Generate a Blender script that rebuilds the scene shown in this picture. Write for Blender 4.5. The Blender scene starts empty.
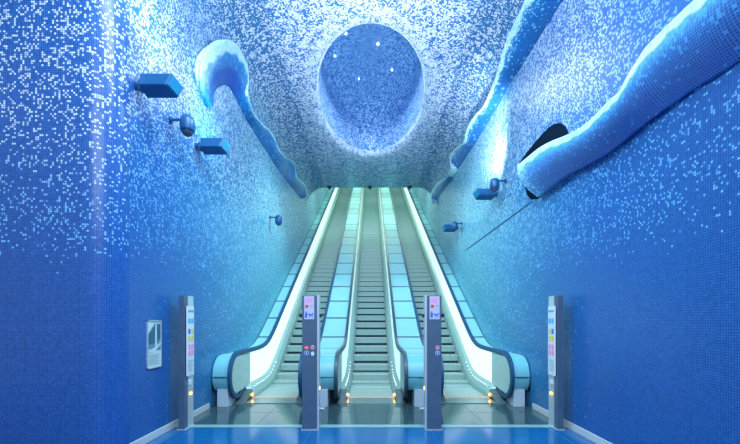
import bpy, bmesh, math, random
from mathutils import Vector, Matrix
from mathutils.bvhtree import BVHTree
random.seed(4)
PI = math.pi
SC = bpy.context.scene
COL = SC.collection
F, CX, HY, EYE = 378.0, 371.0, 320.0, 1.65     # focal length in px, vanishing point, eye height
WX = 3.02                                      # half width of the hall
CH = 7.85                                      # ceiling height
FIL = 0.90                                     # cove radius between walls and ceiling
EDGE = 17.7                                    # depth at which the ceiling ends above the escalators
ZEND = 34.0

def P(px, py, X):
    """point of the plane x = X met at this spot of the survey"""
    y = X * F / (px - CX)
    return Vector((X, y, EYE + (HY - py) / F * y))
def clamp(a, lo=0., hi=1.): return max(lo, min(hi, a))
def sm(a, b, x):
    t = clamp((x - a) / (b - a)); return t * t * (3 - 2 * t)
def lerp(a, b, t): return tuple(p + (q - p) * t for p, q in zip(a, b))
def nose(y):
    s = .25; q = (y - 9.7) / s
    return .577 * s * (math.log1p(math.exp(q)) if q < 40 else q)

# ------------------------------------------------------------------ materials
def new_mat(name):
    m = bpy.data.materials.new(name); m.use_nodes = True
    return m, m.node_tree.nodes, m.node_tree.links, m.node_tree.nodes['Principled BSDF']
def mat(name, col, rough=.5, metal=0., emit=None, es=0., noise=0., spec=None):
    m, N, L, b = new_mat(name)
    b.inputs['Base Color'].default_value = (*col, 1)
    b.inputs['Roughness'].default_value = rough
    b.inputs['Metallic'].default_value = metal
    if spec is not None: b.inputs['Specular IOR Level'].default_value = spec
    if emit:
        b.inputs['Emission Color'].default_value = (*emit, 1); b.inputs['Emission Strength'].default_value = es
    if noise:
        tc = N.new('ShaderNodeTexCoord'); nz = N.new('ShaderNodeTexNoise'); nz.inputs['Scale'].default_value = 6
        mp = N.new('ShaderNodeMapRange'); mp.inputs[3].default_value = 1 - noise; mp.inputs[4].default_value = 1 + noise
        mx = N.new('ShaderNodeMix'); mx.data_type = 'RGBA'; mx.blend_type = 'MULTIPLY'; mx.inputs[0].default_value = 1
        mx.inputs[6].default_value = (*col, 1)
        L.new(tc.outputs['Object'], nz.inputs['Vector']); L.new(nz.outputs[0], mp.inputs[0])
        L.new(mp.outputs[0], mx.inputs[7]); L.new(mx.outputs[2], b.inputs['Base Color'])
    return m

def mosaic(name, tile=.0245, grout=(.008, .035, .20), gw=.10, rough=.28, jitter=.05, gmix=1.):
    """glass mosaic: square tiles from UVs in metres; attributes give base colour, fleck colour and fleck density"""
    m, N, L, b = new_mat(name)
    uv = N.new('ShaderNodeUVMap'); uv.uv_map = 'UVMap'
    sc = N.new('ShaderNodeVectorMath'); sc.operation = 'SCALE'; sc.inputs['Scale'].default_value = 1 / tile
    L.new(uv.outputs[0], sc.inputs[0])
    fl = N.new('ShaderNodeVectorMath'); fl.operation = 'FLOOR'; L.new(sc.outputs[0], fl.inputs[0])
    fr = N.new('ShaderNodeVectorMath'); fr.operation = 'FRACTION'; L.new(sc.outputs[0], fr.inputs[0])
    wn = N.new('ShaderNodeTexWhiteNoise'); wn.noise_dimensions = '2D'; L.new(fl.outputs[0], wn.inputs['Vector'])
    of = N.new('ShaderNodeVectorMath'); of.operation = 'ADD'; of.inputs[1].default_value = (57.3, 91.7, 0); L.new(fl.outputs[0], of.inputs[0])
    w2 = N.new('ShaderNodeTexWhiteNoise'); w2.noise_dimensions = '2D'; L.new(of.outputs[0], w2.inputs['Vector'])
    dn = N.new('ShaderNodeAttribute'); dn.attribute_name = 'dens'
    ca = N.new('ShaderNodeAttribute'); ca.attribute_name = 'colA'
    cb = N.new('ShaderNodeAttribute'); cb.attribute_name = 'colB'
    co_ = N.new('ShaderNodeAttribute'); co_.attribute_name = 'coarse'
    hf = N.new('ShaderNodeVectorMath'); hf.operation = 'MULTIPLY'; hf.inputs[1].default_value = (.5, .5, 0); L.new(fl.outputs[0], hf.inputs[0])
    hl = N.new('ShaderNodeVectorMath'); hl.operation = 'FLOOR'; L.new(hf.outputs[0], hl.inputs[0])
    wc = N.new('ShaderNodeTexWhiteNoise'); wc.noise_dimensions = '2D'; L.new(hl.outputs[0], wc.inputs['Vector'])
    nz = N.new('ShaderNodeTexNoise'); nz.inputs['Scale'].default_value = .16; nz.inputs['Detail'].default_value = 1; L.new(fl.outputs[0], nz.inputs['Vector'])
    cm = N.new('ShaderNodeMapRange'); cm.inputs[1].default_value = .3; cm.inputs[2].default_value = .7; cm.inputs[3].default_value = .55; cm.inputs[4].default_value = 1.45; L.new(nz.outputs[0], cm.inputs[0])
    de = N.new('ShaderNodeMath'); de.operation = 'MULTIPLY'; L.new(dn.outputs['Fac'], de.inputs[0]); L.new(cm.outputs[0], de.inputs[1])
    def less(val, fac):
        q = N.new('ShaderNodeMath'); q.operation = 'MULTIPLY'; L.new(de.outputs[0], q.inputs[0]); L.new(fac, q.inputs[1])
        w = N.new('ShaderNodeMath'); w.operation = 'LESS_THAN'; L.new(val, w.inputs[0]); L.new(q.outputs[0], w.inputs[1]); return w
    iv = N.new('ShaderNodeMath'); iv.operation = 'SUBTRACT'; iv.inputs[0].default_value = 1; L.new(co_.outputs['Fac'], iv.inputs[1])
    l1, l2 = less(wn.outputs['Value'], iv.outputs[0]), less(wc.outputs['Value'], co_.outputs['Fac'])
    lt = N.new('ShaderNodeMath'); lt.operation = 'MAXIMUM'; L.new(l1.outputs[0], lt.inputs[0]); L.new(l2.outputs[0], lt.inputs[1])
    st = N.new('ShaderNodeMapRange'); st.inputs[3].default_value = .5; st.inputs[4].default_value = 1.; L.new(w2.outputs['Value'], st.inputs[0])
    k = N.new('ShaderNodeMath'); k.operation = 'MULTIPLY'; L.new(lt.outputs[0], k.inputs[0]); L.new(st.outputs[0], k.inputs[1])
    va = N.new('ShaderNodeMapRange'); va.inputs[3].default_value = .84; va.inputs[4].default_value = 1.16; L.new(w2.outputs['Value'], va.inputs[0])
    vm = N.new('ShaderNodeVectorMath'); vm.operation = 'SCALE'; L.new(ca.outputs['Color'], vm.inputs[0]); L.new(va.outputs[0], vm.inputs['Scale'])
    mx = N.new('ShaderNodeMix'); mx.data_type = 'RGBA'; L.new(k.outputs[0], mx.inputs[0]); L.new(vm.outputs[0], mx.inputs[6]); L.new(cb.outputs['Color'], mx.inputs[7])
    sp = N.new('ShaderNodeSeparateXYZ'); L.new(fr.outputs[0], sp.inputs[0])
    mn = N.new('ShaderNodeMath'); mn.operation = 'MINIMUM'; L.new(sp.outputs[0], mn.inputs[0]); L.new(sp.outputs[1], mn.inputs[1])
    gl = N.new('ShaderNodeMath'); gl.operation = 'LESS_THAN'; gl.inputs[1].default_value = gw * 1.6; L.new(mn.outputs[0], gl.inputs[0])
    gm = N.new('ShaderNodeMath'); gm.operation = 'MULTIPLY'; gm.inputs[1].default_value = gmix; L.new(gl.outputs[0], gm.inputs[0])
    m2 = N.new('ShaderNodeMix'); m2.data_type = 'RGBA'; L.new(gm.outputs[0], m2.inputs[0]); L.new(mx.outputs[2], m2.inputs[6]); m2.inputs[7].default_value = (*grout, 1)
    L.new(m2.outputs[2], b.inputs['Base Color'])
    b.inputs['Roughness'].default_value = rough; b.inputs['Specular IOR Level'].default_value = .35
    # every tile is set at a slightly different tilt
    ge = N.new('ShaderNodeNewGeometry')
    su = N.new('ShaderNodeVectorMath'); su.operation = 'SUBTRACT'; su.inputs[1].default_value = (.5, .5, .5); L.new(w2.outputs['Color'], su.inputs[0])
    sj = N.new('ShaderNodeVectorMath'); sj.operation = 'SCALE'; sj.inputs['Scale'].default_value = jitter; L.new(su.outputs[0], sj.inputs[0])
    ad = N.new('ShaderNodeVectorMath'); ad.operation = 'ADD'; L.new(ge.outputs['Normal'], ad.inputs[0]); L.new(sj.outputs[0], ad.inputs[1])
    no = N.new('ShaderNodeVectorMath'); no.operation = 'NORMALIZE'; L.new(ad.outputs[0], no.inputs[0]); L.new(no.outputs[0], b.inputs['Normal'])
    return m

M = {}
M['wall'] = mosaic('wall glass mosaic')
M['ceil'] = mosaic('ceiling glass mosaic', tile=.030, gmix=.35)
M['wave'] = mosaic('wave glass mosaic', tile=.026, grout=(.30, .48, .80), gmix=.55)
M['wave_small'] = mosaic('ridge glass mosaic', tile=.03, gmix=.4)
M['slate'] = mat('dark slate floor', (.040, .085, .10), .10, noise=.25)
M['bluefloor'] = mat('blue resin floor', (.003, .11, .32), .14, noise=.12)
M['strip'] = mat('pale threshold strip', (.20, .40, .45), .25)
M['base'] = mat('pale grey baseboard', (.55, .62, .64), .4)
M['steel'] = mat('brushed steel', (.50, .62, .62), .32, .75, noise=.08)
M['steel_pale'] = mat('pale panel steel', (.50, .66, .66), .4, .3, noise=.06)
M['clad'] = mat('pale cyan cladding', (.27, .62, .66), .5, .0, noise=.06)
M['clad_front'] = mat('cyan cladding', (.17, .52, .62), .3, .0, noise=.05)
M['seam'] = mat('dark seam', (.008, .07, .13), .5)
M['rubber_blue'] = mat('blue rubber handrail', (.003, .07, .17), .45)
M['rubber_dark'] = mat('dark rubber handrail', (.02, .07, .11), .35)
M['glow'] = mat('backlit white panel', (.8, .9, .88), .3, emit=(.86, 1., .96), es=.42, noise=.03)
M['glow_soft'] = mat('softly emissive panel', (.6, .8, .8), .3, emit=(.70, .95, .92), es=.42)  # divider panels, faint glow added to the material
M['oval'] = mat('newel inner plate', (.42, .60, .56), .4, .1, noise=.15)
M['skirt'] = mat('skirt steel', (.32, .48, .46), .4, .3)
M['dark'] = mat('dark metal', (.015, .04, .06), .4, .3)
M['orange'] = mat('orange signal lamp', (1, .35, .02), .4, emit=(1, .38, .03), es=9)
M['combline'] = mat('orange comb edging', (.85, .40, .20), .4)
M['dot'] = mat('white skirt lamp', (.9, 1, 1), .4, emit=(.9, 1, 1), es=2.2)
M['kick'] = mat('pale plinth', (.42, .56, .68), .35)
M['post'] = mat('slate blue enamel', (.07, .13, .21), .35, .2, noise=.15)
M['postsilver'] = mat('silver metal', (.55, .65, .70), .3, .5)
M['lampblue'] = mat('blue lacquered metal', (.004, .09, .25), .35, .1)
M['lampglass'] = mat('lamp end plate', (.01, .20, .38), .2)
M['dome'] = mat('smoked dome', (.05, .07, .12), .12)
M['star'] = mat('star lamp', (1, 1, 1), .4, emit=(.85, .97, 1), es=12)
M['white'] = mat('white sign board', (.62, .72, .80), .4)
M['lilac'] = mat('lilac sign board', (.50, .52, .78), .4)
M['red'] = mat('sign red', (.75, .05, .05), .4)
M['blue'] = mat('sign blue', (.02, .16, .55), .4)
M['cyan'] = mat('sign cyan', (.04, .42, .72), .4)
M['yellow'] = mat('sign yellow', (.75, .60, .08), .4)
M['pink'] = mat('sign pink', (.85, .28, .50), .4)
M['photo_dark'] = mat('poster dark area', (.03, .12, .20), .4)
M['photo_mid'] = mat('poster mid area', (.10, .28, .38), .4)
M['photo_light'] = mat('poster light area', (.55, .70, .68), .4)
M['text'] = mat('printed grey', (.22, .33, .38), .5)
M['cavity_shade'] = mat('painted cavity shade', (.006, .014, .03), .9, spec=0.)
M['comb_plate'] = mat('comb plate steel', (.16, .24, .24), .22, .2)
M['toe'] = mat('dark toe metal', (.09, .14, .16), .4, .3)
def step_mat():
    m, N, L, b = new_mat('grooved step aluminium')
    tc = N.new('ShaderNodeTexCoord'); wv = N.new('ShaderNodeTexWave'); wv.bands_direction = 'X'
    wv.inputs['Scale'].default_value = 9; L.new(tc.outputs['Object'], wv.inputs['Vector'])
    rp = N.new('ShaderNodeValToRGB'); rp.color_ramp.elements[0].color = (.22, .33, .32, 1); rp.color_ramp.elements[1].color = (.40, .55, .53, 1)
    L.new(wv.outputs[0], rp.inputs[0]); L.new(rp.outputs[0], b.inputs['Base Color'])
    b.inputs['Roughness'].default_value = .45; b.inputs['Metallic'].default_value = .25
    return m
M['step'] = step_mat()

# ------------------------------------------------------------------ object helpers
def link(o, parent=None):
    COL.objects.link(o)
    if parent is not None: o.parent = parent
    return o
def mesh_obj(name, vs, fs, mats, parent=None, mi=None, smooth=False):
    me = bpy.data.meshes.new(name); me.from_pydata([tuple(v) for v in vs], [], fs); me.update()
    if not isinstance(mats, (list, tuple)): mats = [mats]
    for m in mats: me.materials.append(m)
    if mi: 
        for p, i in zip(me.polygons, mi): p.material_index = i
    if smooth:
        for p in me.polygons: p.use_smooth = True
    return link(bpy.data.objects.new(name, me), parent)
def bm_obj(name, bm, m, parent=None, smooth=False, bevel=0):
    me = bpy.data.meshes.new(name); bmesh.ops.recalc_face_normals(bm, faces=bm.faces); bm.to_mesh(me); bm.free()
    me.materials.append(m)
    if smooth:
        for p in me.polygons: p.use_smooth = True
    o = link(bpy.data.objects.new(name, me), parent)
    if bevel:
        b = o.modifiers.new('bevel', 'BEVEL'); b.width = bevel; b.segments = 2; b.limit_method = 'ANGLE'
    return o
def bx(bm, x0, x1, y0, y1, z0, z1, mtx=None):
    r = bmesh.ops.create_cube(bm, size=1)
    T = Matrix.Translation(((x0+x1)/2, (y0+y1)/2, (z0+z1)/2)) @ Matrix.Diagonal((x1-x0, y1-y0, z1-z0, 1))
    bmesh.ops.transform(bm, matrix=(mtx @ T) if mtx else T, verts=r['verts'])
def cyl(bm, p, q, r0, r1=None, seg=20):
    p, q = Vector(p), Vector(q); d = q - p
    r = bmesh.ops.create_cone(bm, cap_ends=True, segments=seg, radius1=r0, radius2=r1 if r1 is not None else r0, depth=d.length)
    bmesh.ops.transform(bm, matrix=Matrix.Translation((p+q)/2) @ d.to_track_quat('Z', 'Y').to_matrix().to_4x4(), verts=r['verts'])
def box(name, x0, x1, y0, y1, z0, z1, m, parent=None, bevel=0):
    bm = bmesh.new(); bx(bm, x0, x1, y0, y1, z0, z1); return bm_obj(name, bm, m, parent, bevel=bevel)
def tag(o, label, cat, group=None):
    o['label'] = label; o['category'] = cat
    if group: o['group'] = group
    return o
def thing(name, label, cat, loc, group=None):
    o = bpy.data.objects.new(name, None); o.location = loc; o.empty_display_size = .1
    return tag(link(o), label, cat, group)
def struct(o): o['kind'] = 'structure'; return o
def local(root, *parts):
    """parts were modelled in world coordinates: keep them there under their parent"""
    for p in parts: p.location = p.location - root.location
def extrude_x(name, prof, x0, x1, m, parent=None, bevel=0, smooth=False):
    """closed (y,z) outline pushed along x"""
    n = len(prof); vs = [(x0, y, z) for y, z in prof] + [(x1, y, z) for y, z in prof]
    fs = [tuple(range(n))[::-1], tuple(range(n, 2*n))] + [(i, (i+1) % n, n+(i+1) % n, n+i) for i in range(n)]
    bm = bmesh.new(); bv = [bm.verts.new(v) for v in vs]
    for f in fs: bm.faces.new([bv[i] for i in f])
    bmesh.ops.triangulate(bm, faces=[f for f in bm.faces if len(f.verts) > 4])
    return bm_obj(name, bm, m, parent, bevel=bevel)
def poly_wall(name, pts, m, parent=None, thick=.004, nrm=(1, 0, 0)):
    """a flat outline in 3D with a little thickness along nrm"""
    n = len(pts); nv = Vector(nrm) * thick
    vs = [Vector(p) for p in pts] + [Vector(p) + nv for p in pts]
    bm = bmesh.new(); bv = [bm.verts.new(v) for v in vs]
    bm.faces.new(bv[:n]); bm.faces.new(bv[n:][::-1])
    for i in range(n): bm.faces.new([bv[i], bv[(i+1) % n], bv[n+(i+1) % n], bv[n+i]])
    return bm_obj(name, bm, m, parent)

def tiled(name, grids, m, parent=None, field=None, flip=False, smooth=True, coarse=None):
    """grids: list of (rows of points, uv function or None); field(co) -> colA, colB, dens"""
    vs, fs, uvs = [], [], []
    for rows, uvf in grids:
        b0 = len(vs); nr, nc = len(rows), len(rows[0])
        if uvf is None:
            us = [0]; 
            for j in range(1, nc): us.append(us[-1] + (rows[nr//2][j] - rows[nr//2][j-1]).length)
            vv = [[0]*nc]
            for i in range(1, nr): vv.append([vv[-1][j] + (rows[i][j] - rows[i-1][j]).length for j in range(nc)])
            uvl = [(us[j], vv[i][j]) for i in range(nr) for j in range(nc)]
        else:
            uvl = [uvf(i, j, rows[i][j]) for i in range(nr) for j in range(nc)]
        for r in rows: vs += r
        uvs += uvl
        for i in range(nr-1):
            for j in range(nc-1):
                q = (b0+i*nc+j, b0+i*nc+j+1, b0+(i+1)*nc+j+1, b0+(i+1)*nc+j)
                fs.append(q[::-1] if flip else q)
    o = mesh_obj(name, vs, fs, m, parent, smooth=smooth)
    me = o.data
    ul = me.uv_layers.new(name='UVMap')
    for lp in me.loops: ul.data[lp.index].uv = uvs[lp.vertex_index]
    for nm, ty in (('colA', 'FLOAT_COLOR'), ('colB', 'FLOAT_COLOR'), ('dens', 'FLOAT'), ('coarse', 'FLOAT')): me.attributes.new(nm, ty, 'POINT')
    a, b, d, cs = [me.attributes[nm] for nm in ('colA', 'colB', 'dens', 'coarse')]
    for i, v in enumerate(vs):
        cs.data[i].value = (coarse if coarse is not None else .65*sm(5.5, 9, v.y)) * (0 if m is M['ceil'] else 1)
        A, B, D = field(v, uvs[i]) 
        a.data[i].color = (*A, 1); b.data[i].color = (*B, 1); d.data[i].value = D
    return o
def frange(a, b, n): return [a + (b-a)*i/n for i in range(n+1)]

# ------------------------------------------------------------------ tile colour plans
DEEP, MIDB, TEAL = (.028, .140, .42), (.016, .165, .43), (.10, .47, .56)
LCY, LWH = (.16, .52, .95), (.74, .88, 1.)
def wave2(y, z):  # slow wander of the pattern's border
    return .22*math.sin(y*1.7+.6) + .15*math.sin(y*4.1) + .1*math.sin(z*3+y)
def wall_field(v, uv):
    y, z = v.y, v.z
    t = sm(4.8, 12, y)  # greenish tunnel light painted into the tiles as teal with depth
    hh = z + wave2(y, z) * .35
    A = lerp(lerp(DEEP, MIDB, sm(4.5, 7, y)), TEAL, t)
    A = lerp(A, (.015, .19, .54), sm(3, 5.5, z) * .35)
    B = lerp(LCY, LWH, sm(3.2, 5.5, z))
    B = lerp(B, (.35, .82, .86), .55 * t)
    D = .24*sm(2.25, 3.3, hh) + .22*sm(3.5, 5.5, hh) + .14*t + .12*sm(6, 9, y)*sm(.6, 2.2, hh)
    return A, B, clamp(D, 0, .8)
def right_field(v, uv):
    A, B, D = wall_field(v, uv)
    D *= 1 - .30*sm(6.5, 4, v.y)
    A = lerp(A, (.02, .13, .46), sm(4.2, 5.5, v.z)*sm(8.5, 6.5, v.y)*.7)
    B = lerp(B, LCY, sm(5.5, 3.8, v.y)*.8)
    return A, B, D
def front_field(v, uv):
    z = v.z + .08*math.sin(v.x*5)
    return lerp((.026, .125, .41), (.035, .15, .46), sm(3, 5, z)), lerp((.22, .58, .95), LWH, sm(2.8, 4.2, z)), .15*sm(2.32, 2.6, z) + .12*sm(2.9, 4.6, z)
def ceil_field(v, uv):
    e = sm(13, 17.7, v.y); s = sm(1.3, 2.6, abs(v.x))  # s: shade of the fold painted darker towards the sides
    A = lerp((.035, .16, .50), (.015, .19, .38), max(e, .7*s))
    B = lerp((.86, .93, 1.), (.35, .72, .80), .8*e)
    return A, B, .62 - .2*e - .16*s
def cove_mix(v, uv, base):
    k = sm(CH-FIL-.1, CH-.1, v.z)
    a, b = base(v, uv), ceil_field(v, uv)
    if v.y > EDGE: return a
    return lerp(a[0], b[0], k), lerp(a[1], b[1], k), a[2]*(1-k) + b[2]*k

# ------------------------------------------------------------------ the hall
def wall_profile(side, n=8):
    pts = [(side*WX, z) for z in frange(0, CH-FIL, 34)]
    for i in range(1, n+1):
        a = PI/2*i/n
        pts.append((side*(WX-FIL+FIL*math.cos(a)), CH-FIL+FIL*math.sin(a)))
    return pts
def cove_rows(side, y0, fld):
    prof = wall_profile(side)[34:]; ys = frange(y0, EDGE, int((EDGE-y0)/.22))
    return [[Vector((x, y, z)) for y in ys] for x, z in prof]
def side_wall(name, side, y0, fld):
    prof = wall_profile(side)[:35]; ys = frange(y0, EDGE, int((EDGE-y0)/.22))
    rows = [[Vector((x, y, z)) for y in ys] for x, z in prof]
    arc = [0]
    for i in range(1, len(prof)): arc.append(arc[-1] + math.dist(prof[i], prof[i-1]))
    g = [(rows, lambda i, j, p: (p.y + 50, arc[i]))]
    # the escalator tunnel beyond the end of the ceiling
    ys2 = frange(EDGE, ZEND, 30)
    rows2 = [[Vector((side*WX, y, z0*(.577*(y-9.7)+3.3))) for y in ys2] for z0 in frange(0, 1, 24)]
    g.append((rows2, lambda i, j, p: (p.y + 50, p.z)))
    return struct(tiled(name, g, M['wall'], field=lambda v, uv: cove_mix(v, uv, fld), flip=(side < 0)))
RC, Y0 = .35, 4.72
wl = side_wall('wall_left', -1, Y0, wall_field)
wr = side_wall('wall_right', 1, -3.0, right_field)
# rounded corner and the wall that faces the camera
cols = [(-WX-RC+RC*math.cos(a), Y0-RC*math.sin(a)) for a in frange(0, PI/2, 10)] + [(-WX-RC-d, Y0-RC) for d in frange(0, 5.5, 22)[1:]]
ca = [0]
for i in range(1, len(cols)): ca.append(ca[-1] + math.dist(cols[i], cols[i-1]))
rows = [[Vector((x, y, z)) for x, y in cols] for z in frange(0, CH, 40)]
struct(tiled('wall_front', [(rows, lambda i, j, p: (50 + Y0 - ca[j], p.z))], M['wall'], field=front_field, flip=False))

# ceiling with the oval light crater
KC, KA, KB = 11.15, 3.12, 1.50
XI = WX - FIL
ring = []
NR = 120
Ya, Yb = 5.5, EDGE
def ray_rect(th):
    dx, dy = math.sin(th)*KB, math.cos(th)*KA
    t = 1e9
    if abs(dx) > 1e-9: t = min(t, XI/abs(dx))
    if dy > 1e-9: t = min(t, (Yb-KC)/dy)
    if dy < -1e-9: t = min(t, (Ya-KC)/dy)
    return Vector((dx*t, KC+dy*t, CH))
ths = frange(0, 2*PI, NR)
corner = sorted([math.atan2(sx*XI/KB, (yy-KC)/KA) % (2*PI) for sx in (-1, 1) for yy in (Ya, Yb)])
ths = sorted(set(ths) | set(corner))
rows = []
LIP = .20
for k in frange(0, 1, 16):
    rows.append([(Vector((math.sin(t)*(KB+LIP), KC+math.cos(t)*(KA+LIP), CH))).lerp(ray_rect(t), 1-k) for t in ths])
lipn = len(rows)
for i in range(1, 7):
    a = PI/2*i/6; r = LIP*(1-math.sin(a)); h = LIP*(1-math.cos(a))
    rows.append([Vector((math.sin(t)*(KB+r), KC+math.cos(t)*(KA+r), CH+h)) for t in ths])
def ceil_lip_field(v, uv):
    A, B, D = ceil_field(v, uv)
    q = math.hypot(v.x/KB, (v.y-KC)/KA)
    halo = sm(1.30, 1.05, q)
    A = lerp(A, (.14, .30, .62), halo*.8); 
    return A, B, D + .12*halo
g = [(rows[:lipn], lambda i, j, p: (p.x + 20, p.y)), (rows[lipn-1:], lambda i, j, p: (ths[j]*2.35, LIP*PI/2*i/6))]
# flat field towards the camera and over the side hall
g.append(([[Vector((x, y, CH)) for x in frange(-XI, XI, 14)] for y in frange(-3, Ya, 20)], lambda i, j, p: (p.x+20, p.y)))
g.append(([[Vector((x, y, CH)) for x in (-9, -WX-RC, -XI)] for y in frange(-3, Y0-RC, 6)], lambda i, j, p: (p.x+20, p.y)))
for sd_, y0_, nm_ in ((-1, Y0, 'cove_left'), (1, -3.0, 'cove_right')):  # curved coves joining the side walls to the ceiling
    struct(tiled(nm_, [(cove_rows(sd_, y0_, None), lambda i, j, p: (p.y + 50, CH-FIL+FIL*PI/2*i/8))], M['wall'], field=lambda v, uv: cove_mix(v, uv, wall_field if v.x < 0 else right_field)))
g.append(([[Vector((x, y, CH)) for x in (-WX-RC, -WX, -XI)] for y in (Y0-RC, Y0)], lambda i, j, p: (p.x+20, p.y)))
def ceiling_plan(v, uv):
    if v.z < CH-.001:
        return cove_mix(v, uv, wall_field if v.x < 0 else right_field)
    return ceil_lip_field(v, uv)
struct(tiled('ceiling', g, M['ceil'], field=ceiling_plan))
# the shaft of the crater, closing to a dome
rows = []
for i in range(0, 25):
    a = i/24
    if a < .45: r, h = 1 - .04*a/.45, LIP + 1.1*a/.45
    else:
        q = (a-.45)/.55*PI/2; r, h = .96*math.cos(q)+.001, LIP + 1.1 + .75*math.sin(q)
    rows.append([Vector((math.sin(t)*KB*r, KC+math.cos(t)*KA*r, CH+h)) for t in ths])
def crater_field(v, uv):
    k = sm(CH+.1, CH+1.9, v.z)
    return lerp((.06, .24, .60), (.03, .17, .50), k), lerp((.65, .82, 1.), (.40, .70, 1.), k), .42
cr = struct(tiled('ceiling_crater', [(rows, None)], M['ceil'], field=crater_field, flip=True))
cr['kind'] = 'structure'
tree = BVHTree.FromPolygons([v.co.copy() for v in cr.data.vertices], [tuple(p.vertices) for p in cr.data.polygons])
for i, (px, py) in enumerate([(346, 34), (378, 44), (335, 56), (392, 70), (359, 79)]):
    o, d = Vector((0, 0, EYE)), Vector(((px-CX)/F, 1, (HY-py)/F)).normalized()
    hit = tree.ray_cast(o, d)
    p = (hit[0] - d*.03) if hit[0] else Vector((0, KC, CH+1))
    bm = bmesh.new(); bmesh.ops.create_icosphere(bm, subdivisions=2, radius=.02 if i != 1 else .028)
    s = bm_obj('star_light', bm, M['star'], smooth=True); s.location = p
    tag(s, ['tiny star light in the blue oval crater, nearest its upper left edge', 'brightest tiny star light, high in the middle of the blue oval crater',
            'tiny star light at the left side of the blue oval crater', 'tiny star light at the right side of the blue oval crater',
            'tiny star light near the centre of the blue oval crater'][i], 'light', 'star lights in the ceiling crater')

# sloping tunnel ceiling, riser at the ceiling's end, far wall, ground
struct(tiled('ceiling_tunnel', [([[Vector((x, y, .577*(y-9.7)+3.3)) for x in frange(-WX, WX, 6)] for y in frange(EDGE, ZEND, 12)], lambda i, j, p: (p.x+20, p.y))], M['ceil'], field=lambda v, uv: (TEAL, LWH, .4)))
struct(tiled('ceiling_edge', [([[Vector((x, EDGE+dy, z)) for x in frange(-WX, WX, 6)] for dy, z in ((.0, CH+.02), (.02, CH+.12))], lambda i, j, p: (p.x, p.z))], M['ceil'], field=lambda v, uv: (TEAL, LWH, .3)))
hz = .577*(ZEND-9.7)
struct(box('wall_far', -WX, WX, ZEND, ZEND+.1, 0, hz+3.4, mat('far wall', (.25, .5, .5), .6)))
struct(box('floor', -9, WX, -3, 5.78, -.1, 0, M['bluefloor']))
f1 = struct(box('floor', -WX, WX, 5.96, 8.0, -.1, 0, M['slate']))
bm = bmesh.new(); bx(bm, -WX, WX, 5.80, 5.95, -.1, .004)
struct(bm_obj('trim_1', bm, M['strip']))
bm = bmesh.new(); bx(bm, -WX, WX, 5.775, 5.803, -.1, .001); bx(bm, -WX, WX, 5.945, 5.965, -.1, .001)
struct(bm_obj('trim_2', bm, M['dark']))
# joints of the slate paving
bm = bmesh.new()
for x in frange(-2.7, 2.7, 6): bx(bm, x-.004, x+.004, 5.97, 7.25, 0, .0012)
bx(bm, -WX, WX, 6.75, 6.758, 0, .0012)
struct(bm_obj('trim_3', bm, M['dark']))
bm = bmesh.new()
for x in frange(-2.7, 2.7, 3): bx(bm, x-.003, x+.003, -1, 5.77, 0, .0010)
struct(bm_obj('trim_4', bm, mat('floor joint', (.02, .2, .62), .3)))
# baseboards
struct(box('baseboard_left', -WX, -WX+.015, Y0, 7.05, 0, .105, M['base'], bevel=.004))
struct(box('baseboard_right', WX-.015, WX, -3, 7.05, 0, .105, M['base'], bevel=.004))
# the long joint on the right wall that carries on from the lower wave
bm = bmesh.new(); bx(bm, WX-.012, WX, 7.1, 12.0, 3.86, 3.885)
struct(bm_obj('trim_5', bm, mat('wall joint', (.02, .12, .28), .5)))

# ------------------------------------------------------------------ wave reliefs
def spline(pts, n):
    out = []
    P_ = [pts[0]*2-pts[1]] + pts + [pts[-1]*2-pts[-2]]
    m = len(pts)-1
    for k in range(n+1):
        t = k/n*m; i = min(int(t), m-1); u = t-i
        a, b, c, d = P_[i:i+4]
        out.append(.5*((2*b) + (c-a)*u + (2*a-5*b+4*c-d)*u*u + (3*b-a-3*c+d)*u**3))
    return out
def wave(name, outer, inner, side, n, bulge, rim_r, m, fld, back=.25, across=28):
    """outer = free rim, inner = foot on the wall; a bellied sheet with a rounded rim that returns to the wall"""
    O, I = spline(outer, n), spline(inner, n)
    rows, us = [], []
    inn = Vector((-side, 0, 0))
    # return behind the rim, back to the wall
    prof = []
    for k in range(n+1):
        col = []
        d = (I[k]-O[k]); L_ = d.length; dn = d.normalized()
        rr = min(rim_r, L_*.3)
        b0 = O[k] - inn*back; col.append(b0)
        col.append(O[k] - inn*rr*1.2)
        for a in frange(0, PI, 6):                      # rounded rim
            col.append(O[k] + dn*rr*(1-math.sin(a)) * 1.0 - inn*rr*math.cos(a)*.9)
        s0 = col[-1].copy()
        for q in frange(0, 1, across)[1:]:
            p = s0.lerp(I[k], q) + inn*bulge*math.sin(PI*q)*min(1, L_/.6)
            col.append(p)
        col.append(Vector((side*WX, I[k].y, I[k].z + .03)))           # sole of the relief, back to the wall
        prof.append(col)
    rows = [[prof[k][i] for k in range(n+1)] for i in range(len(prof[0]))]
    for r_ in rows:
        for p in r_: p.x = side*min(abs(p.x), WX-.002)
    nr = len(rows)
    w = {}
    us = [0]
    for j in range(1, n+1): us.append(us[-1] + (O[j]-O[j-1]).length)
    vv = [[0]*(n+1)]
    for i in range(1, nr): vv.append([vv[-1][j] + (rows[i][j]-rows[i-1][j]).length for j in range(n+1)])
    uvf = lambda i, j, p: (us[j], vv[i][j])
    frac = {}
    for i in range(nr):
        for j in range(n+1):
            frac[(round(us[j], 5), round(vv[i][j], 5))] = (clamp((i-8)/across), j/n, vv[i][j])
    return tiled(name, [(rows, uvf)], m, field=lambda v, uv: fld(*frac[(round(uv[0], 5), round(uv[1], 5))]), flip=(side > 0))

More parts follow.
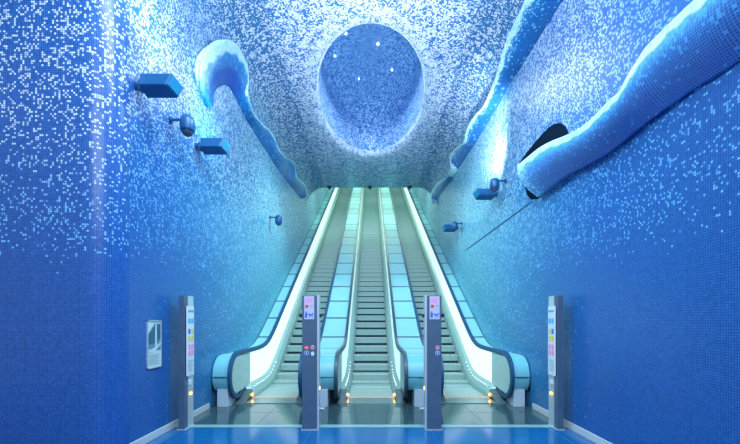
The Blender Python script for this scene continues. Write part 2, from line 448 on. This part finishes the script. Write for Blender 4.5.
PALE = (.66, .93, .95)
def ridge_field(q, u, d):
    k = sm(.24, .16, q + .04*math.sin(u*140) + .03*math.sin(u*61)); k2 = sm(.62, .1, q)
    A = lerp((.012, .14, .44), (.02, .25, .56), k2)
    return lerp(A, (.40, .78, .88), k*.8), lerp((.20, .58, .88), PALE, k2), clamp(.06 + .38*k2 + .6*k)
def hook_field(q, u, d):
    cap = sm(.12, .2, u)*sm(.46, .36, u); low = sm(.02, .12, u)
    k = sm(.13 + .15*cap, .07 + .12*cap, q + .03*math.sin(u*120)) * low; k2 = sm(.5, .1, q)
    sh = sm(.55, .62, q)*cap  # shade under the hook painted as a darker crescent
    A = lerp(lerp((.010, .16, .48), (.015, .28, .56), k2), (.008, .085, .44), sh)
    return lerp(A, (.50, .86, .88), k*.8), lerp((.08, .50, .80), PALE, k), clamp((.10 + .30*k2)*(1-sh) + .5*k)
def big_field(q, u, d):
    tip = sm(.10, .0, u)
    k = sm(.14, .09, q + .02*math.sin(u*110) + .02*math.sin(u*47)); k2 = sm(.42, .10, q); k3 = sm(.75, .3, q)
    A = lerp(lerp((.022, .12, .46), (.025, .17, .50), k3), (.03, .36, .68), max(k2*.8, tip*.6))
    return lerp(A, (.36, .72, .80), k*.85), lerp((.06, .44, .82), PALE, max(k, tip*.8)), clamp(.03 + .12*k3 + .45*k2 + .7*k + .35*tip)

# right upper ridge with its scalloped rim
def PP(lst, xa, xb):
    n = len(lst)-1
    return [P(x, y, xa + (xb-xa)*k/n) for k, (x, y) in enumerate(lst)]
outer = PP([(433, 204), (431.5, 193), (437.6, 182.5), (447, 176.6), (451, 168), (450, 157), (455, 149), (464, 142), (467, 130), (474, 117), (483, 107), (489, 95), (495, 80), (501, 60),
            (508, 39), (515, 23), (526, 0), (536, -30), (552, -85)], 2.80, 2.66)
inner = PP([(436, 203), (437.5, 200), (443, 192), (449, 183), (455, 174), (461, 165), (468, 154), (476, 141.5), (482, 132), (489, 120), (496, 109), (503, 97), (512, 81), (524, 62),
            (537, 41), (548, 24), (563, 0), (583, -32), (612, -78)], WX, WX)
o = wave('wave_relief', outer, inner, 1, 150, .04, .04, M['wave_small'], ridge_field)
tag(o, 'long blue mosaic ridge with scalloped pale rim along the top of the right wall', 'wall relief')
# left ridge that starts with a hook
outer = PP([(213, 107), (206, 92), (203, 73), (205, 56), (214, 45), (224.5, 39.5), (236, 44), (245, 58), (248, 76), (247.5, 93), (253, 112), (264, 125), (272, 133), (279, 149), (286, 157), (294, 163),
            (297, 177), (305, 185), (308, 196)], -2.90, -2.76)
outer[0].x = -3.0; outer[1].x = -2.97; outer[2].x = -2.94; outer[3].x = -2.91
inner = PP([(214, 107), (213.5, 103), (213.5, 97), (216, 90), (220, 86), (225, 85), (230, 88), (234, 95), (238, 103), (242, 111), (248, 122), (255, 134), (262, 145), (268, 154), (275, 165), (281, 174),
            (288, 183), (295, 191), (301, 199)], -WX, -WX)
o = wave('wave_relief', outer, inner, -1, 150, .04, .035, M['wave_small'], hook_field, back=.10)
tag(o, 'hook shaped blue mosaic ridge curling over at the top of the left wall', 'wall relief')
# big wave on the right wall close to the camera
outer = PP([(518.5, 165), (527, 158), (539.6, 148), (552, 141), (567, 135), (579, 129), (591, 120), (601, 110), (612, 99), (621, 90), (630, 73.5), (640, 58), (649, 45), (671, 23), (694, 1), (720, -22), (760, -55)], 2.68, 2.78)
inner = PP([(537, 197), (545, 191), (556, 183), (569, 174), (580, 168.5), (590, 163), (600, 158), (612, 150), (624, 141), (636, 131), (648, 122), (660, 113.5), (674, 104), (694, 90), (716, 77), (740, 62), (800, 24)], 2.90, WX)
big = wave('wave_relief', outer, inner, 1, 130, .10, .05, M['wave'], big_field, back=.34)
tag(big, 'big blue mosaic wave with pale crest bulging from the right wall', 'wall relief')
# flat dark sheet painted as the shade behind the big wave's tip
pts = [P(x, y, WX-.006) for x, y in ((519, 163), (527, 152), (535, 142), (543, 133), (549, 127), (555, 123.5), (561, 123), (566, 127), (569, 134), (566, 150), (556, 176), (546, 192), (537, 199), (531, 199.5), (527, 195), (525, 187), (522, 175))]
struct(poly_wall('shade_sheet', pts, M['cavity_shade'], nrm=(1, 0, 0)))

# ------------------------------------------------------------------ escalators
NY, NZ, NRAD = 7.53, .57, .42
YT = 33.0
ys_inc = frange(NY, 12.0, 36) + frange(12.0, YT, 12)[1:]
def top_path(off=0.):
    """front arc from below, then along the balustrade top; off shrinks the outline"""
    r = NRAD - off; pts = []
    for a in frange(-PI*.5, PI*.5, 20): pts.append((NY - r*math.cos(a), NZ + r*math.sin(a)))
    for y in ys_inc[1:]: pts.append((y, nose(y) + NZ + r if y < 9 else nose(y) + NZ + NRAD - off*1.15))
    return pts
def handrail(x, m, parent, w=.074):
    path = [(NY+.28, NZ-NRAD+.06), (NY+.14, NZ-NRAD+.015)] + top_path(0)
    n = len(path); vs, fs = [], []
    sec = [(-.5, -.35), (-.5, .15), (-.36, .5), (.36, .5), (.5, .15), (.5, -.35)]
    for i, (y, z) in enumerate(path):
        a, b = path[max(0, i-1)], path[min(n-1, i+1)]
        t = Vector((b[0]-a[0], b[1]-a[1])).normalized(); nn = (-t.y, t.x)
        for sx, sn in sec: vs.append((x + sx*w, y + nn[0]*sn*.095, z + nn[1]*sn*.095))
    k = len(sec)
    for i in range(n-1):
        for j in range(k): fs.append((i*k+j, i*k+(j+1) % k, (i+1)*k+(j+1) % k, (i+1)*k+j))
    fs += [tuple(range(k)), tuple(range((n-1)*k, n*k))[::-1]]
    o = mesh_obj('handrail', vs, fs, m, parent, smooth=False); return o
def casing(name, x0, x1, parent):
    """deck cladding between two handrails, wrapping down round the newel end, with panel seams"""
    r = NRAD - .035
    a0 = -math.asin(min(.99, (NZ-.31)/r))
    pts = [(NY - r*math.cos(a), NZ + r*math.sin(a)) for a in frange(a0, PI/2, 16)]
    seam_at = [7.85, 9.1] + [10.07 + .935*i for i in range(25)]
    def T(y): return nose(y) + NZ + r
    path = [(p, 0) for p in pts]
    front_n = len(pts)
    # seam across the middle of the nose
    k0 = min(range(len(pts)), key=lambda i: abs(pts[i][1]-NZ))
    ys = sorted(set([y for y in ys_inc if y > NY+.05] + sum([[s-.032, s+.032] for s in seam_at], [])))
    prof = [p for p in pts] + [(y, T(y)) for y in ys]
    bot = [(YT, max(0, nose(YT)-.5)), (12, nose(12)-.5), (10.6, .02), (8.2, .02), (8.2, .31)]
    outl = prof + bot
    n = len(outl); vs = [(x0, y, z) for y, z in outl] + [(x1, y, z) for y, z in outl]
    fs, mi = [], []
    for i in range(n):
        j = (i+1) % n
        fs.append((i, j, n+j, n+i))
        s = 0
        if i < len(prof)-1:
            ym = (outl[i][0]+outl[j][0])/2
            if i >= front_n and any(abs(ym-q) < .031 for q in seam_at): s = 1
            if i < front_n-1: s = 2
            if i == k0: s = 2
        mi.append(s)
    # sides as strips towards the bottom line
    def B(y): return .31 if y < 8.2 else max(.02, nose(y)-.5)
    lower = [(y, B(y) if y > NY else min(B(y), z)) for y, z in prof]
    base = len(vs)
    for x in (x0, x1): vs += [(x, y, z) for y, z in lower]
    m_ = len(prof)
    for si, off in ((0, 0), (1, n)):
        for i in range(m_-1):
            fs.append((off+i, off+i+1, base+si*m_+i+1, base+si*m_+i)); mi.append(0)
    o = mesh_obj(name, vs, fs, [M['clad'], M['seam'], M['clad_front']], parent, mi)
    return o
def inner_panel(name, x, face, y0, y1, m, parent, lo=.27, newel=False):
    """thin upright plate just inside the handrail; face = +1 looks towards +x"""
    x1 = x + face*.012
    if newel:
        r = NRAD - .05
        pts = [(NY - r*math.cos(a), NZ + r*math.sin(a)) for a in frange(-PI*.42, PI*.5, 18)]
        pts += [(y1, nose(y1) + NZ + r), (y1, lo)]
        return extrude_x(name, pts, min(x, x1), max(x, x1), m, parent)
    ys = [y for y in frange(y0, 12, 20)] + frange(12, y1, 8)[1:]
    top = [(y, nose(y) + NZ + NRAD - .05) for y in ys]; bot = [(y, nose(y) + lo) for y in ys]
    n = len(ys); vs, fs = [], []
    for xx in (x, x1): vs += [(xx, *p) for p in top] + [(xx, *p) for p in bot]
    for i in range(n-1):
        fs += [(i, i+1, n+i+1, n+i), (2*n+i, 3*n+i, 3*n+i+1, 2*n+i+1), (i, 2*n+i, 2*n+i+1, i+1)]
    return mesh_obj(name, vs, fs, m, parent)
def skirt(xo, xi, parent):
    """sloping inner deck (from panel xo down to the step edge xi) and the upright skirt below it"""
    ys = frange(7.62, 12, 30) + frange(12, YT, 8)[1:]
    def rise(y): return sm(7.55, 8.3, y)
    sec = []
    for y in ys:
        k = rise(y)
        sec.append([(xo, y, nose(y) + .03 + .27*k), (xo + (xi-xo)*.55, y, nose(y) + .02 + .20*k), (xi, y, nose(y) + .012 + .075*k), (xi, y, nose(y)-.2), (xo, y, nose(y)-.2)])
    vs = sum(sec, []); fs = []; mi = []
    for i in range(len(ys)-1):
        for j in range(5): fs.append((i*5+j, i*5+(j+1) % 5, (i+1)*5+(j+1) % 5, (i+1)*5+j)); mi.append(0)
    fs += [(0, 1, 2, 3, 4)]; mi.append(0)
    return mesh_obj('skirt', vs, fs, [M['skirt']], parent, mi)
# one step: tread slab, cleated riser curving inwards below the nose
def step_mesh():
    w = .495
    prof = [(0, 0), (.405, 0), (.405, -.03), (.05, -.03), (.055, -.235), (.040, -.235), (.030, -.205), (.018, -.165), (.006, -.09), (-.002, -.035), (-.006, -.012)]
    n = len(prof); vs = [(-w, y, z) for y, z in prof] + [(w, y, z) for y, z in prof]
    bm = bmesh.new(); bv = [bm.verts.new(v) for v in vs]
    for i in range(n): bm.faces.new([bv[i], bv[(i+1) % n], bv[n+(i+1) % n], bv[n+i]])
    bm.faces.new(bv[:n]); bm.faces.new(bv[n:]); bmesh.ops.recalc_face_normals(bm, faces=bm.faces)
    # shade below the nose painted as darker faces low on the riser
    me = bpy.data.meshes.new('step'); bm.to_mesh(me); bm.free()
    me.materials.append(M['step']); me.materials.append(M['dark']); me.materials.append(M['skirt'])
    me.polygons[5].material_index = 1; me.polygons[6].material_index = 1; me.polygons[7].material_index = 2
    return me
STEP = step_mesh()
DOTM = bpy.data.meshes.new('skirt_light'); bm = bmesh.new(); bmesh.ops.create_icosphere(bm, subdivisions=1, radius=.011); bm.to_mesh(DOTM); bm.free(); DOTM.materials.append(M['dot'])

def escalator(cx, label, rails, glow):
    r = thing('escalator', label, 'escalator', (cx, 8.0, 0), 'escalators rising side by side')
    made = []
    y = 8.02
    while y < 32.6:
        s = link(bpy.data.objects.new('step', STEP), r); s.location = (cx, y, nose(y)); made.append(s); y += .4
    # comb plate
    bm = bmesh.new(); bx(bm, cx-.5, cx+.5, 7.45, 7.97, 0.0, .012)
    made.append(bm_obj('comb_plate', bm, M['comb_plate'], r, bevel=.004))
    bm = bmesh.new(); bx(bm, cx-.5, cx+.5, 7.97, 8.05, .002, .016)
    for i in range(40): bx(bm, cx-.49+i*.025, cx-.484+i*.025, 8.05, 8.10, .004, .018)
    made.append(bm_obj('comb', bm, M['combline'], r))
    for sgn in (-1, 1):
        xin = cx + sgn*.50; xp = cx + sgn*.56; xr = cx + sgn*.662
        made.append(skirt(cx+sgn*.65, xin, r))
        made.append(handrail(xr, rails[0 if sgn < 0 else 1], r))
        gm = glow[0 if sgn < 0 else 1]
        made.append(inner_panel('newel_plate', cx+sgn*.65, -sgn, 7.1, 8.26, M['oval'], r, lo=.27, newel=True))
        made.append(inner_panel('side_panel', cx+sgn*.65, -sgn, 8.265, YT, gm, r))
        # toe block and amber lamp where the skirt begins
        prof = [(7.42, .002), (7.64, .002), (7.98, .002), (7.98, .20), (7.80, .14), (7.55, .03)]
        made.append(extrude_x('toe_block', prof, min(xin, cx+sgn*.69), max(xin, cx+sgn*.69), M['toe'], r, bevel=.006))
        bm = bmesh.new(); bmesh.ops.create_icosphere(bm, subdivisions=2, radius=.03)
        bmesh.ops.transform(bm, matrix=Matrix.Translation((xin-sgn*.004, 7.93, .085)), verts=bm.verts)
        made.append(bm_obj('signal_lamp', bm, M['orange'], r, smooth=True))
        for i in range(13):
            yy = 8.15 + i*.17
            d = link(bpy.data.objects.new('skirt_light', DOTM), r); d.location = (cx+sgn*.56, yy, nose(yy)+.20*(.65+.35*sm(8, 8.4, yy))+.012)
            made.append(d)
        # dark boot under the handrail's return
        made.append(box('handrail_inlet', xr-.028, xr+.028, 7.60, 8.0, .0, NZ-NRAD+.09, M['dark'], r, bevel=.02))
    local(r, *made)
    return r
HB, HD = M['rubber_blue'], M['rubber_dark']
escalator(-2.0, 'left escalator of the three, its glowing white balustrade against the left wall', (HB, HB), (M['glow'], M['glow_soft']))
escalator(0.0, 'middle escalator of the three, between the two pale cyan dividers', (HD, HD), (M['glow_soft'], M['glow_soft']))
escalator(2.0, 'right escalator of the three, its glowing white balustrade against the right wall', (HB, HB), (M['glow_soft'], M['glow']))
def deck(x0, x1, label, kick):
    r = thing('balustrade_deck', label, 'balustrade', ((x0+x1)/2, NY, 0), 'panelled decks beside and between the escalators')
    made = [casing('cladding', x0, x1, r)]
    made.append(box('plinth', kick[0], kick[1], 7.17, 7.60, 0, .33, M['kick'], r, bevel=.006))
    made.append(box('plinth_core', x0+.04, x1-.04, 7.62, 8.2, 0, .31, M['dark'], r))
    bm = bmesh.new(); cyl(bm, ((x0+x1)/2-.10, NY-.392, NZ-.005), ((x0+x1)/2+.10, NY-.392, NZ-.005), .012, seg=8)
    bx(bm, x0+.004, x1-.004, NY-.389, NY-.37, NZ-.012, NZ+.004)
    made.append(bm_obj('latch_bar', bm, M['seam'], r))
    local(r, *made)
deck(-3.0, -2.703, 'outer escalator deck of pale cyan panels along the left wall', (-2.92, -2.71))
deck(-1.297, -.703, 'pale cyan panelled divider between the left and middle escalators', (-1.02, -.82))
deck(.703, 1.297, 'pale cyan panelled divider between the middle and right escalators', (.82, 1.02))
deck(2.703, 3.0, 'outer escalator deck of pale cyan panels along the right wall', (2.71, 2.92))

# ------------------------------------------------------------------ posts with signs
def disc(name, c, r, m, parent, ax='y', th=.003, seg=20):
    bm = bmesh.new(); d = Vector((0, -1, 0)) if ax == 'y' else Vector((1 if ax == '+x' else -1, 0, 0))
    cyl(bm, Vector(c), Vector(c)+d*th, r, seg=seg); return bm_obj(name, bm, m, parent)
def mid_post(x0, x1, label, mirror, icons):
    y = 5.67; w = x1-x0; H = 2.02
    r = thing('control_post', label, 'post', ((x0+x1)/2, y, 0), None); made = []
    made.append(box('column', x0, x1, y, y+.14, 0, H, M['post'], r, bevel=.006))
    xe = x1 if mirror < 0 else x0
    made.append(box('edge_strip', min(xe, xe-mirror*.03), max(xe, xe-mirror*.03), y+.004, y+.15, 0, H+.002, M['postsilver'], r, bevel=.003))
    sw = .15; sx = (x0+x1)/2 - mirror*-.005
    s = box('sign_plate', sx-sw/2, sx+sw/2, y-.006, y, H-.36, H-.015, M['lilac'], r, bevel=.002); made.append(s)
    sub = []
    f = y-.006
    def sb(nm, a0, a1, b0, b1, m): o = box(nm, sx+a0, sx+a1, f-.002, f, H-b1, H-b0, m, s); sub.append(o)
    sb('text_line', -.055, .055, .045, .060, M['pink']); sb('text_line', -.055, .04, .072, .084, M['pink']); sb('text_line', -.055, .05, .096, .106, M['pink'])
    sub.append(disc('no_entry_disc', (sx-.035, f, H-.165), .026, M['red'], s)); sb('symbol_bar', -.052, -.018, .160, .170, M['white'])
    sb('text_line', .01, .06, .150, .158, M['text']); sb('text_line', .01, .055, .168, .176, M['text'])
    # figure holding a dog: pictogram in blue
    sub.append(disc('pictogram', (sx-.045, f, H-.255), .014, M['blue'], s))
    sb('pictogram', -.062, -.028, .270, .335, M['blue']); sb('pictogram', -.028, .02, .275, .289, M['blue'])
    sb('pictogram', .002, .052, .285, .308, M['blue']); sb('pictogram', .004, .014, .308, .335, M['blue']); sb('pictogram', .040, .050, .308, .335, M['blue']); sb('pictogram', .046, .064, .262, .288, M['blue'])
    for (dx, hh, kind) in icons:
        c = (sx+dx, y-.001, hh)
        if kind == 'stop':
            a = disc('no_entry_sticker', c, .036, M['red'], r, th=.004); b = box('bar', c[0]-.024, c[0]+.024, y-.0075, y-.005, hh-.007, hh+.007, M['white'], a)
        elif kind == 'ring':
            a = disc('prohibition_sticker', c, .036, M['red'], r, th=.004); b = disc('disc', (c[0], y-.005, hh), .027, M['lilac'], a, th=.002)
            c2 = box('bar', c[0]-.018, c[0]+.018, y-.009, y-.007, hh-.006, hh+.006, M['dark'], b); sub.append(c2)
        elif kind == 'blue':
            a = disc('blue_sticker', c, .036, M['white'], r, th=.004); b = disc('disc', (c[0], y-.005, hh), .030, M['blue'], a, th=.002)
            c2 = box('arrow', c[0]-.005, c[0]+.005, y-.009, y-.007, hh-.018, hh+.018, M['white'], b); sub.append(c2)
        else:
            a = poly_wall('white_sticker', [(c[0]+.026*math.sin(t), y-.001, hh+.034*math.cos(t)*(1.15 if math.cos(t) < 0 else .8)) for t in frange(0, 2*PI, 12)[:-1]], M['white'], r, thick=.004, nrm=(0, -1, 0)); b = None
        sub.append(a)
        if b: sub.append(b)
    # round sensors on both flanks near the top
    for sg, xx in ((-1, x0), (1, x1)):
        bm = bmesh.new(); bmesh.ops.create_icosphere(bm, subdivisions=2, radius=.034)
        bmesh.ops.transform(bm, matrix=Matrix.Translation((xx+sg*.035, y+.11, 1.72)), verts=bm.verts)
        cyl(bm, (xx, y+.11, 1.72), (xx+sg*.03, y+.11, 1.72), .014, seg=10)
        made.append(bm_obj('sensor', bm, M['dark'], r, smooth=True))
    made.append(box('foot_plate', x0-.015, x1+.015, y-.015, y+.16, 0, .012, M['postsilver'], r))
    bm = bmesh.new(); bx(bm, xe-mirror*.03-.004, xe-mirror*.03+.004, y+.04, y+.08, .60, .64)
    made.append(bm_obj('indicator', bm, M['orange'], r)); 
    bm = bmesh.new(); cyl(bm, (xe-mirror*.03, y+.10, .30), (xe-mirror*.09, y+.10, .30), .012, seg=10); bx(bm, xe-mirror*.095-.008, xe-mirror*.095+.008, y+.08, y+.12, .285, .32)
    made.append(bm_obj('latch', bm, M['postsilver'], r))
    # nothing is parented twice: sub parts keep their parent, world place corrected once at the root
    local(r, *made, *[o for o in sub if o.parent == r])
    return r
k = (5.67)/F
mid_post((302-CX)*k, (317-CX)*k, 'slate blue sign post in front of the left divider, with four round stickers', -1,
         [(-.04, 1.235, 'stop'), (.052, 1.24, 'ring'), (-.04, 1.155, 'blue'), (.052, 1.15, 'drop')])
mid_post((427-CX)*k, (441.5-CX)*k, 'slate blue sign post in front of the right divider, with two round stickers', 1,
         [(.045, 1.235, 'ring'), (.045, 1.155, 'blue')])
def side_post(side, label):
    y = 5.67; xf = side*2.80; r = thing('sign_post', label, 'post', (side*2.85, y+.1, 0)); made = []
    a, b = sorted((xf, side*2.89))
    made.append(box('column', a, b, y, y+.26, 0, 2.02, M['post'], r, bevel=.006))
    fx = xf - side*.012
    made.append(box('face_strip', min(xf, fx), max(xf, fx), y+.10, y+.265, 0, 2.02, M['postsilver'], r, bevel=.002))
    q = fx - side*.022
    s = box('notice_board', min(fx, q), max(fx, q), y+.03, y+.24, .80, 1.86, M['white'], r, bevel=.003); made.append(s)
    qq = q - side*.003; sub = []
    def sb(nm, a0, a1, h0, h1, m): sub.append(box(nm, min(q, qq), max(q, qq), y+a0, y+a1, h0, h1, m, s))
    # rows of coloured pictograms: blue, blue/yellow, yellow, pink
    for h, ms in ((1.60, ('cyan', 'cyan')), (1.44, ('blue', 'yellow')), (1.33, ('yellow', 'yellow')), (1.20, ('pink', 'pink')), (1.11, ('pink', 'pink'))):
        for a0, mm in ((.055, ms[0]), (.145, ms[1])): sb('pictogram', a0, a0+.065, h, h+.075, M[mm])
    sb('header_line', .05, .22, 1.77, 1.80, M['text']); 
    for i in range(7): sb('text_line', .05, .21 - .02*(i % 3), 1.03-.026*i, 1.036-.026*i, M['text'])
    made.append(box('key_switch', min(fx, fx-side*.02), max(fx, fx-side*.02), y+.10, y+.18, .66, .72, M['white'], r, bevel=.003))
    made.append(box('indicator', min(fx, fx-side*.008), max(fx, fx-side*.008), y+.15, y+.20, .50, .535, M['orange'], r))
    made.append(box('foot_plate', a-.02, b+.02, y-.01, y+.28, 0, .012, M['postsilver'], r))
    local(r, *made); return r
side_post(-1, 'tall metal sign post with coloured pictogram board by the left wall')
side_post(1, 'tall metal sign post with coloured pictogram board by the right wall')

# ------------------------------------------------------------------ framed poster on the left wall
def poster():
    x = -WX; y0, y1, z0, z1 = 5.08, 5.42, .985, 1.645
    r = thing('wall_poster', 'narrow framed poster with a pale escalator picture on the left wall', 'poster', (x, (y0+y1)/2, z0)); made = []
    bm = bmesh.new(); t = .014
    bx(bm, x, x+.02, y0, y1, z1-t, z1); bx(bm, x, x+.02, y0, y1, z0, z0+t); bx(bm, x, x+.02, y0, y0+t, z0, z1); bx(bm, x, x+.02, y1-t, y1, z0, z1)
    made.append(bm_obj('frame', bm, M['postsilver'], r))
    made.append(box('print', x, x+.010, y0+t, y1-t, z0+t, z1-t, M['photo_light'], r))
    def pl(nm, pts, m, th): made.append(poly_wall(nm, [(x+.010+th, y0+a*(y1-y0), z0+b*(z1-z0)) for a, b in pts], m, r, thick=.0015))
    pl('picture', [(.07, .36), (.95, .36), (.95, .93), (.50, .93), (.07, .72)], M['photo_mid'], 0)
    pl('picture', [(.07, .50), (.50, .52), (.55, .90), (.07, .70)], M['photo_dark'], .002)
    pl('picture', [(.70, .55), (.92, .62), (.92, .92), (.72, .92)], M['photo_dark'], .002)
    pl('picture', [(.05, .34), (.50, .34), (.95, .49), (.95, .54), (.66, .46), (.64, .92), (.56, .92), (.54, .44), (.30, .40), (.05, .40)], M['photo_light'], .004)
    for i in range(7): pl('text_line', [(.12, .265-.032*i), (.88 - .1*(i % 2), .265-.032*i), (.88-.1*(i % 2), .277-.032*i), (.12, .277-.032*i)], M['text'], 0)
    local(r, *made)
poster()

# ------------------------------------------------------------------ wall lamps and cameras
def floodlight(side, y, z, label):
    r = thing('floodlight', label, 'floodlight', (side*WX, y, z)); made = []
    rot = Matrix.Translation((0, y, z)) @ Matrix.Rotation(math.radians(-17), 4, 'X') @ Matrix.Translation((0, -y, -z))
    xa, xb = sorted((side*2.92, side*2.52))
    def slant(bm):                                     # the glazed end is cut obliquely
        for v in bm.verts:
            if abs(v.co.x) < 2.7: v.co.x -= side*.42*((v.co.y-y)*.85 + (v.co.z-z)*.53)
    made.append(None); bm = bmesh.new(); bx(bm, xa, xb, y-.105, y+.105, z-.092, z+.092, rot); slant(bm)
    made[-1] = bm_obj('lamp_body', bm, M['lampblue'], r, bevel=.012)
    xe = side*2.52; bm = bmesh.new(); bx(bm, min(xe, xe-side*.012), max(xe, xe-side*.012), y-.086, y+.086, z-.074, z+.074, rot); slant(bm)
    made.append(bm_obj('end_plate', bm, M['lampglass'], r, bevel=.004))
    bm = bmesh.new(); cyl(bm, (side*(WX+.004), y, z), (side*2.995, y, z), .055, seg=16); cyl(bm, (side*2.995, y, z), (side*2.91, y, z), .026, seg=12)
    bx(bm, *sorted((side*2.97, side*2.925)), y-.05, y+.05, z-.07, z+.05)
    made.append(bm_obj('bracket', bm, M['lampblue'], r))
    local(r, *made)
def dome_camera(side, y, z, label):
    r = thing('dome_camera', label, 'camera', (side*WX, y, z)); made = []
    bm = bmesh.new(); cyl(bm, (side*WX, y, z), (side*2.99, y, z), .05, seg=16); cyl(bm, (side*2.99, y, z), (side*2.80, y, z), .020, seg=12)
    made.append(bm_obj('bracket', bm, M['lampblue'], r))
    x = side*2.76; n = 24; prof = [(.001, .06), (.06, .055), (.095, .02), (.105, -.03), (.105, -.15), (.095, -.18), (.001, -.18)]
    vs, fs = [], []
    for rr, h in prof: vs += [(x+rr*math.cos(2*PI*i/n), y+rr*math.sin(2*PI*i/n), z+h) for i in range(n)]
    for k_ in range(len(prof)-1):
        for i in range(n): fs.append((k_*n+i, k_*n+(i+1) % n, (k_+1)*n+(i+1) % n, (k_+1)*n+i))
    made.append(mesh_obj('housing', vs, fs, M['lampblue'], r, smooth=True))
    bm = bmesh.new(); bmesh.ops.create_uvsphere(bm, u_segments=20, v_segments=10, radius=.085)
    bmesh.ops.transform(bm, matrix=Matrix.Translation((x, y, z-.175)) @ Matrix.Diagonal((1, 1, .9, 1)), verts=bm.verts)
    made.append(bm_obj('dome', bm, M['dome'], r, smooth=True))
    local(r, *made)
floodlight(-1, 4.86, 4.66, 'large blue box floodlight, nearest the corner on the left wall')
floodlight(-1, 6.55, 4.66, 'smaller looking blue box floodlight on the left wall beyond the near camera')
floodlight(1, 9.05, 4.66, 'nearer blue box floodlight on the right wall, under the bright patch')
floodlight(1, 13.1, 4.83, 'far small blue box floodlight on the right wall near the escalators')
dome_camera(-1, 5.68, 4.66, 'blue dome camera on the left wall between the two floodlights')
dome_camera(-1, 11.3, 4.72, 'far small blue dome camera alone on the left wall near the escalators')
dome_camera(1, 8.45, 4.76, 'nearer blue dome camera on the right wall beside the floodlight')
dome_camera(1, 12.5, 4.84, 'far small blue dome camera on the right wall near the escalators')
for x, w in ((-1.93, 'left'), (-.05, 'middle'), (1.8, 'right')):
    bm = bmesh.new(); cyl(bm, (x, EDGE-.12, CH), (x, EDGE-.12, CH-.10), .13, .05, seg=14); cyl(bm, (x, EDGE-.12, CH-.10), (x, EDGE-.12, CH-.14), .03, seg=10)
    tag(bm_obj('ceiling_sensor', bm, M['dark'], smooth=False), 'tiny dark cone hanging from the ceiling edge above the %s escalator' % w, 'sensor', 'dark cones on the ceiling edge')

# ------------------------------------------------------------------ light
def area(name, loc, tgt, sx, sy, e, col):
    l = bpy.data.lights.new(name, 'AREA'); l.shape = 'RECTANGLE'; l.size = sx; l.size_y = sy; l.energy = e; l.color = col
    o = link(bpy.data.objects.new(name, l)); o.location = loc
    o.rotation_euler = (Vector(tgt)-Vector(loc)).to_track_quat('-Z', 'Y').to_euler(); return o
def spot(name, loc, tgt, e, col, ang=100, blend=1., rad=.1):
    l = bpy.data.lights.new(name, 'SPOT'); l.energy = e; l.color = col; l.spot_size = math.radians(ang); l.spot_blend = blend; l.shadow_soft_size = rad
    o = link(bpy.data.objects.new(name, l)); o.location = loc
    o.rotation_euler = (Vector(tgt)-Vector(loc)).to_track_quat('-Z', 'Y').to_euler(); return o
W = bpy.data.worlds.new('World'); SC.world = W; W.use_nodes = True
W.node_tree.nodes['Background'].inputs[0].default_value = (.55, .75, 1, 1)
W.node_tree.nodes['Background'].inputs[1].default_value = .6
for y in (19.5, 23, 26.5, 30):
    area('tunnel light', (0, y, .577*(y-9.7)+3.1), (0, y+.1, 0), 5, .7, 66, (.68, 1., .80))
area('hall fill', (0, -1.5, 6.0), (0, 9, 1.5), 5, 3, 260, (.80, .92, 1))  # unseen fill added behind the camera
area('crater light', (0, KC, CH+1.15), (0, KC-.5, 0), 1.6, 3.2, 75, (.80, .95, 1.))
area('lobby fill', (0, 3.2, 7.4), (0, 9.0, 1.5), 4, 1.5, 300, (.80, .95, 1))  # unseen fill added to lift walls, floor and escalator fronts
# wall floodlights, then unseen spots added to brighten the ceiling
spot('flood and fill', (-2.1, 5.0, 4.9), (-3.05, 5.2, 6.4), 150, (.85, .95, 1), 88, rad=.2)
spot('flood and fill', (-2.3, 6.7, 4.75), (-3.05, 6.9, 5.3), 60, (.30, .88, 1), 95, rad=.15)
spot('flood and fill', (2.2, 8.6, 4.8), (3.05, 9.3, 6.1), 560, (.94, .96, 1), 85, rad=.2)
spot('flood and fill', (2.5, 13.1, 5.0), (3.05, 13.3, 5.8), 6, (.6, 1, .9), 100)
spot('flood and fill', (0, 3.0, 3.6), (0, 8.0, CH), 2200, (.90, .96, 1), 62, rad=.5)  # unseen fill for the ceiling starts here
spot('flood and fill', (-.6, 9.5, 5.2), (-1.5, 9.0, CH), 30, (.9, .96, 1), 110, rad=.3)

for sg in (-1, 1):  # unseen spots added to brighten the side walls
    spot('wall fill', (-sg*1.2, 6.4, 7.0), (sg*WX, 6.6, 2.0), 560, (.62, .95, 1), 75, rad=.4)
    spot('wall fill', (-sg*1.2, 11.5, 7.2), (sg*WX, 11.0, 3.0), 680, (.60, .98, .95), 75, rad=.4)
# ------------------------------------------------------------------ camera
cam = bpy.data.cameras.new('camera'); co = link(bpy.data.objects.new('camera', cam))
cam.sensor_width = 36; cam.lens = 36*F/740; cam.shift_y = (HY-222)/740; cam.shift_x = -(CX-370)/740
cam.clip_start = .05; co.location = (0, 0, EYE); co.rotation_euler = (PI/2, 0, 0)
SC.camera = co
SC.view_settings.view_transform = 'Standard'
SC.view_settings.exposure = .5
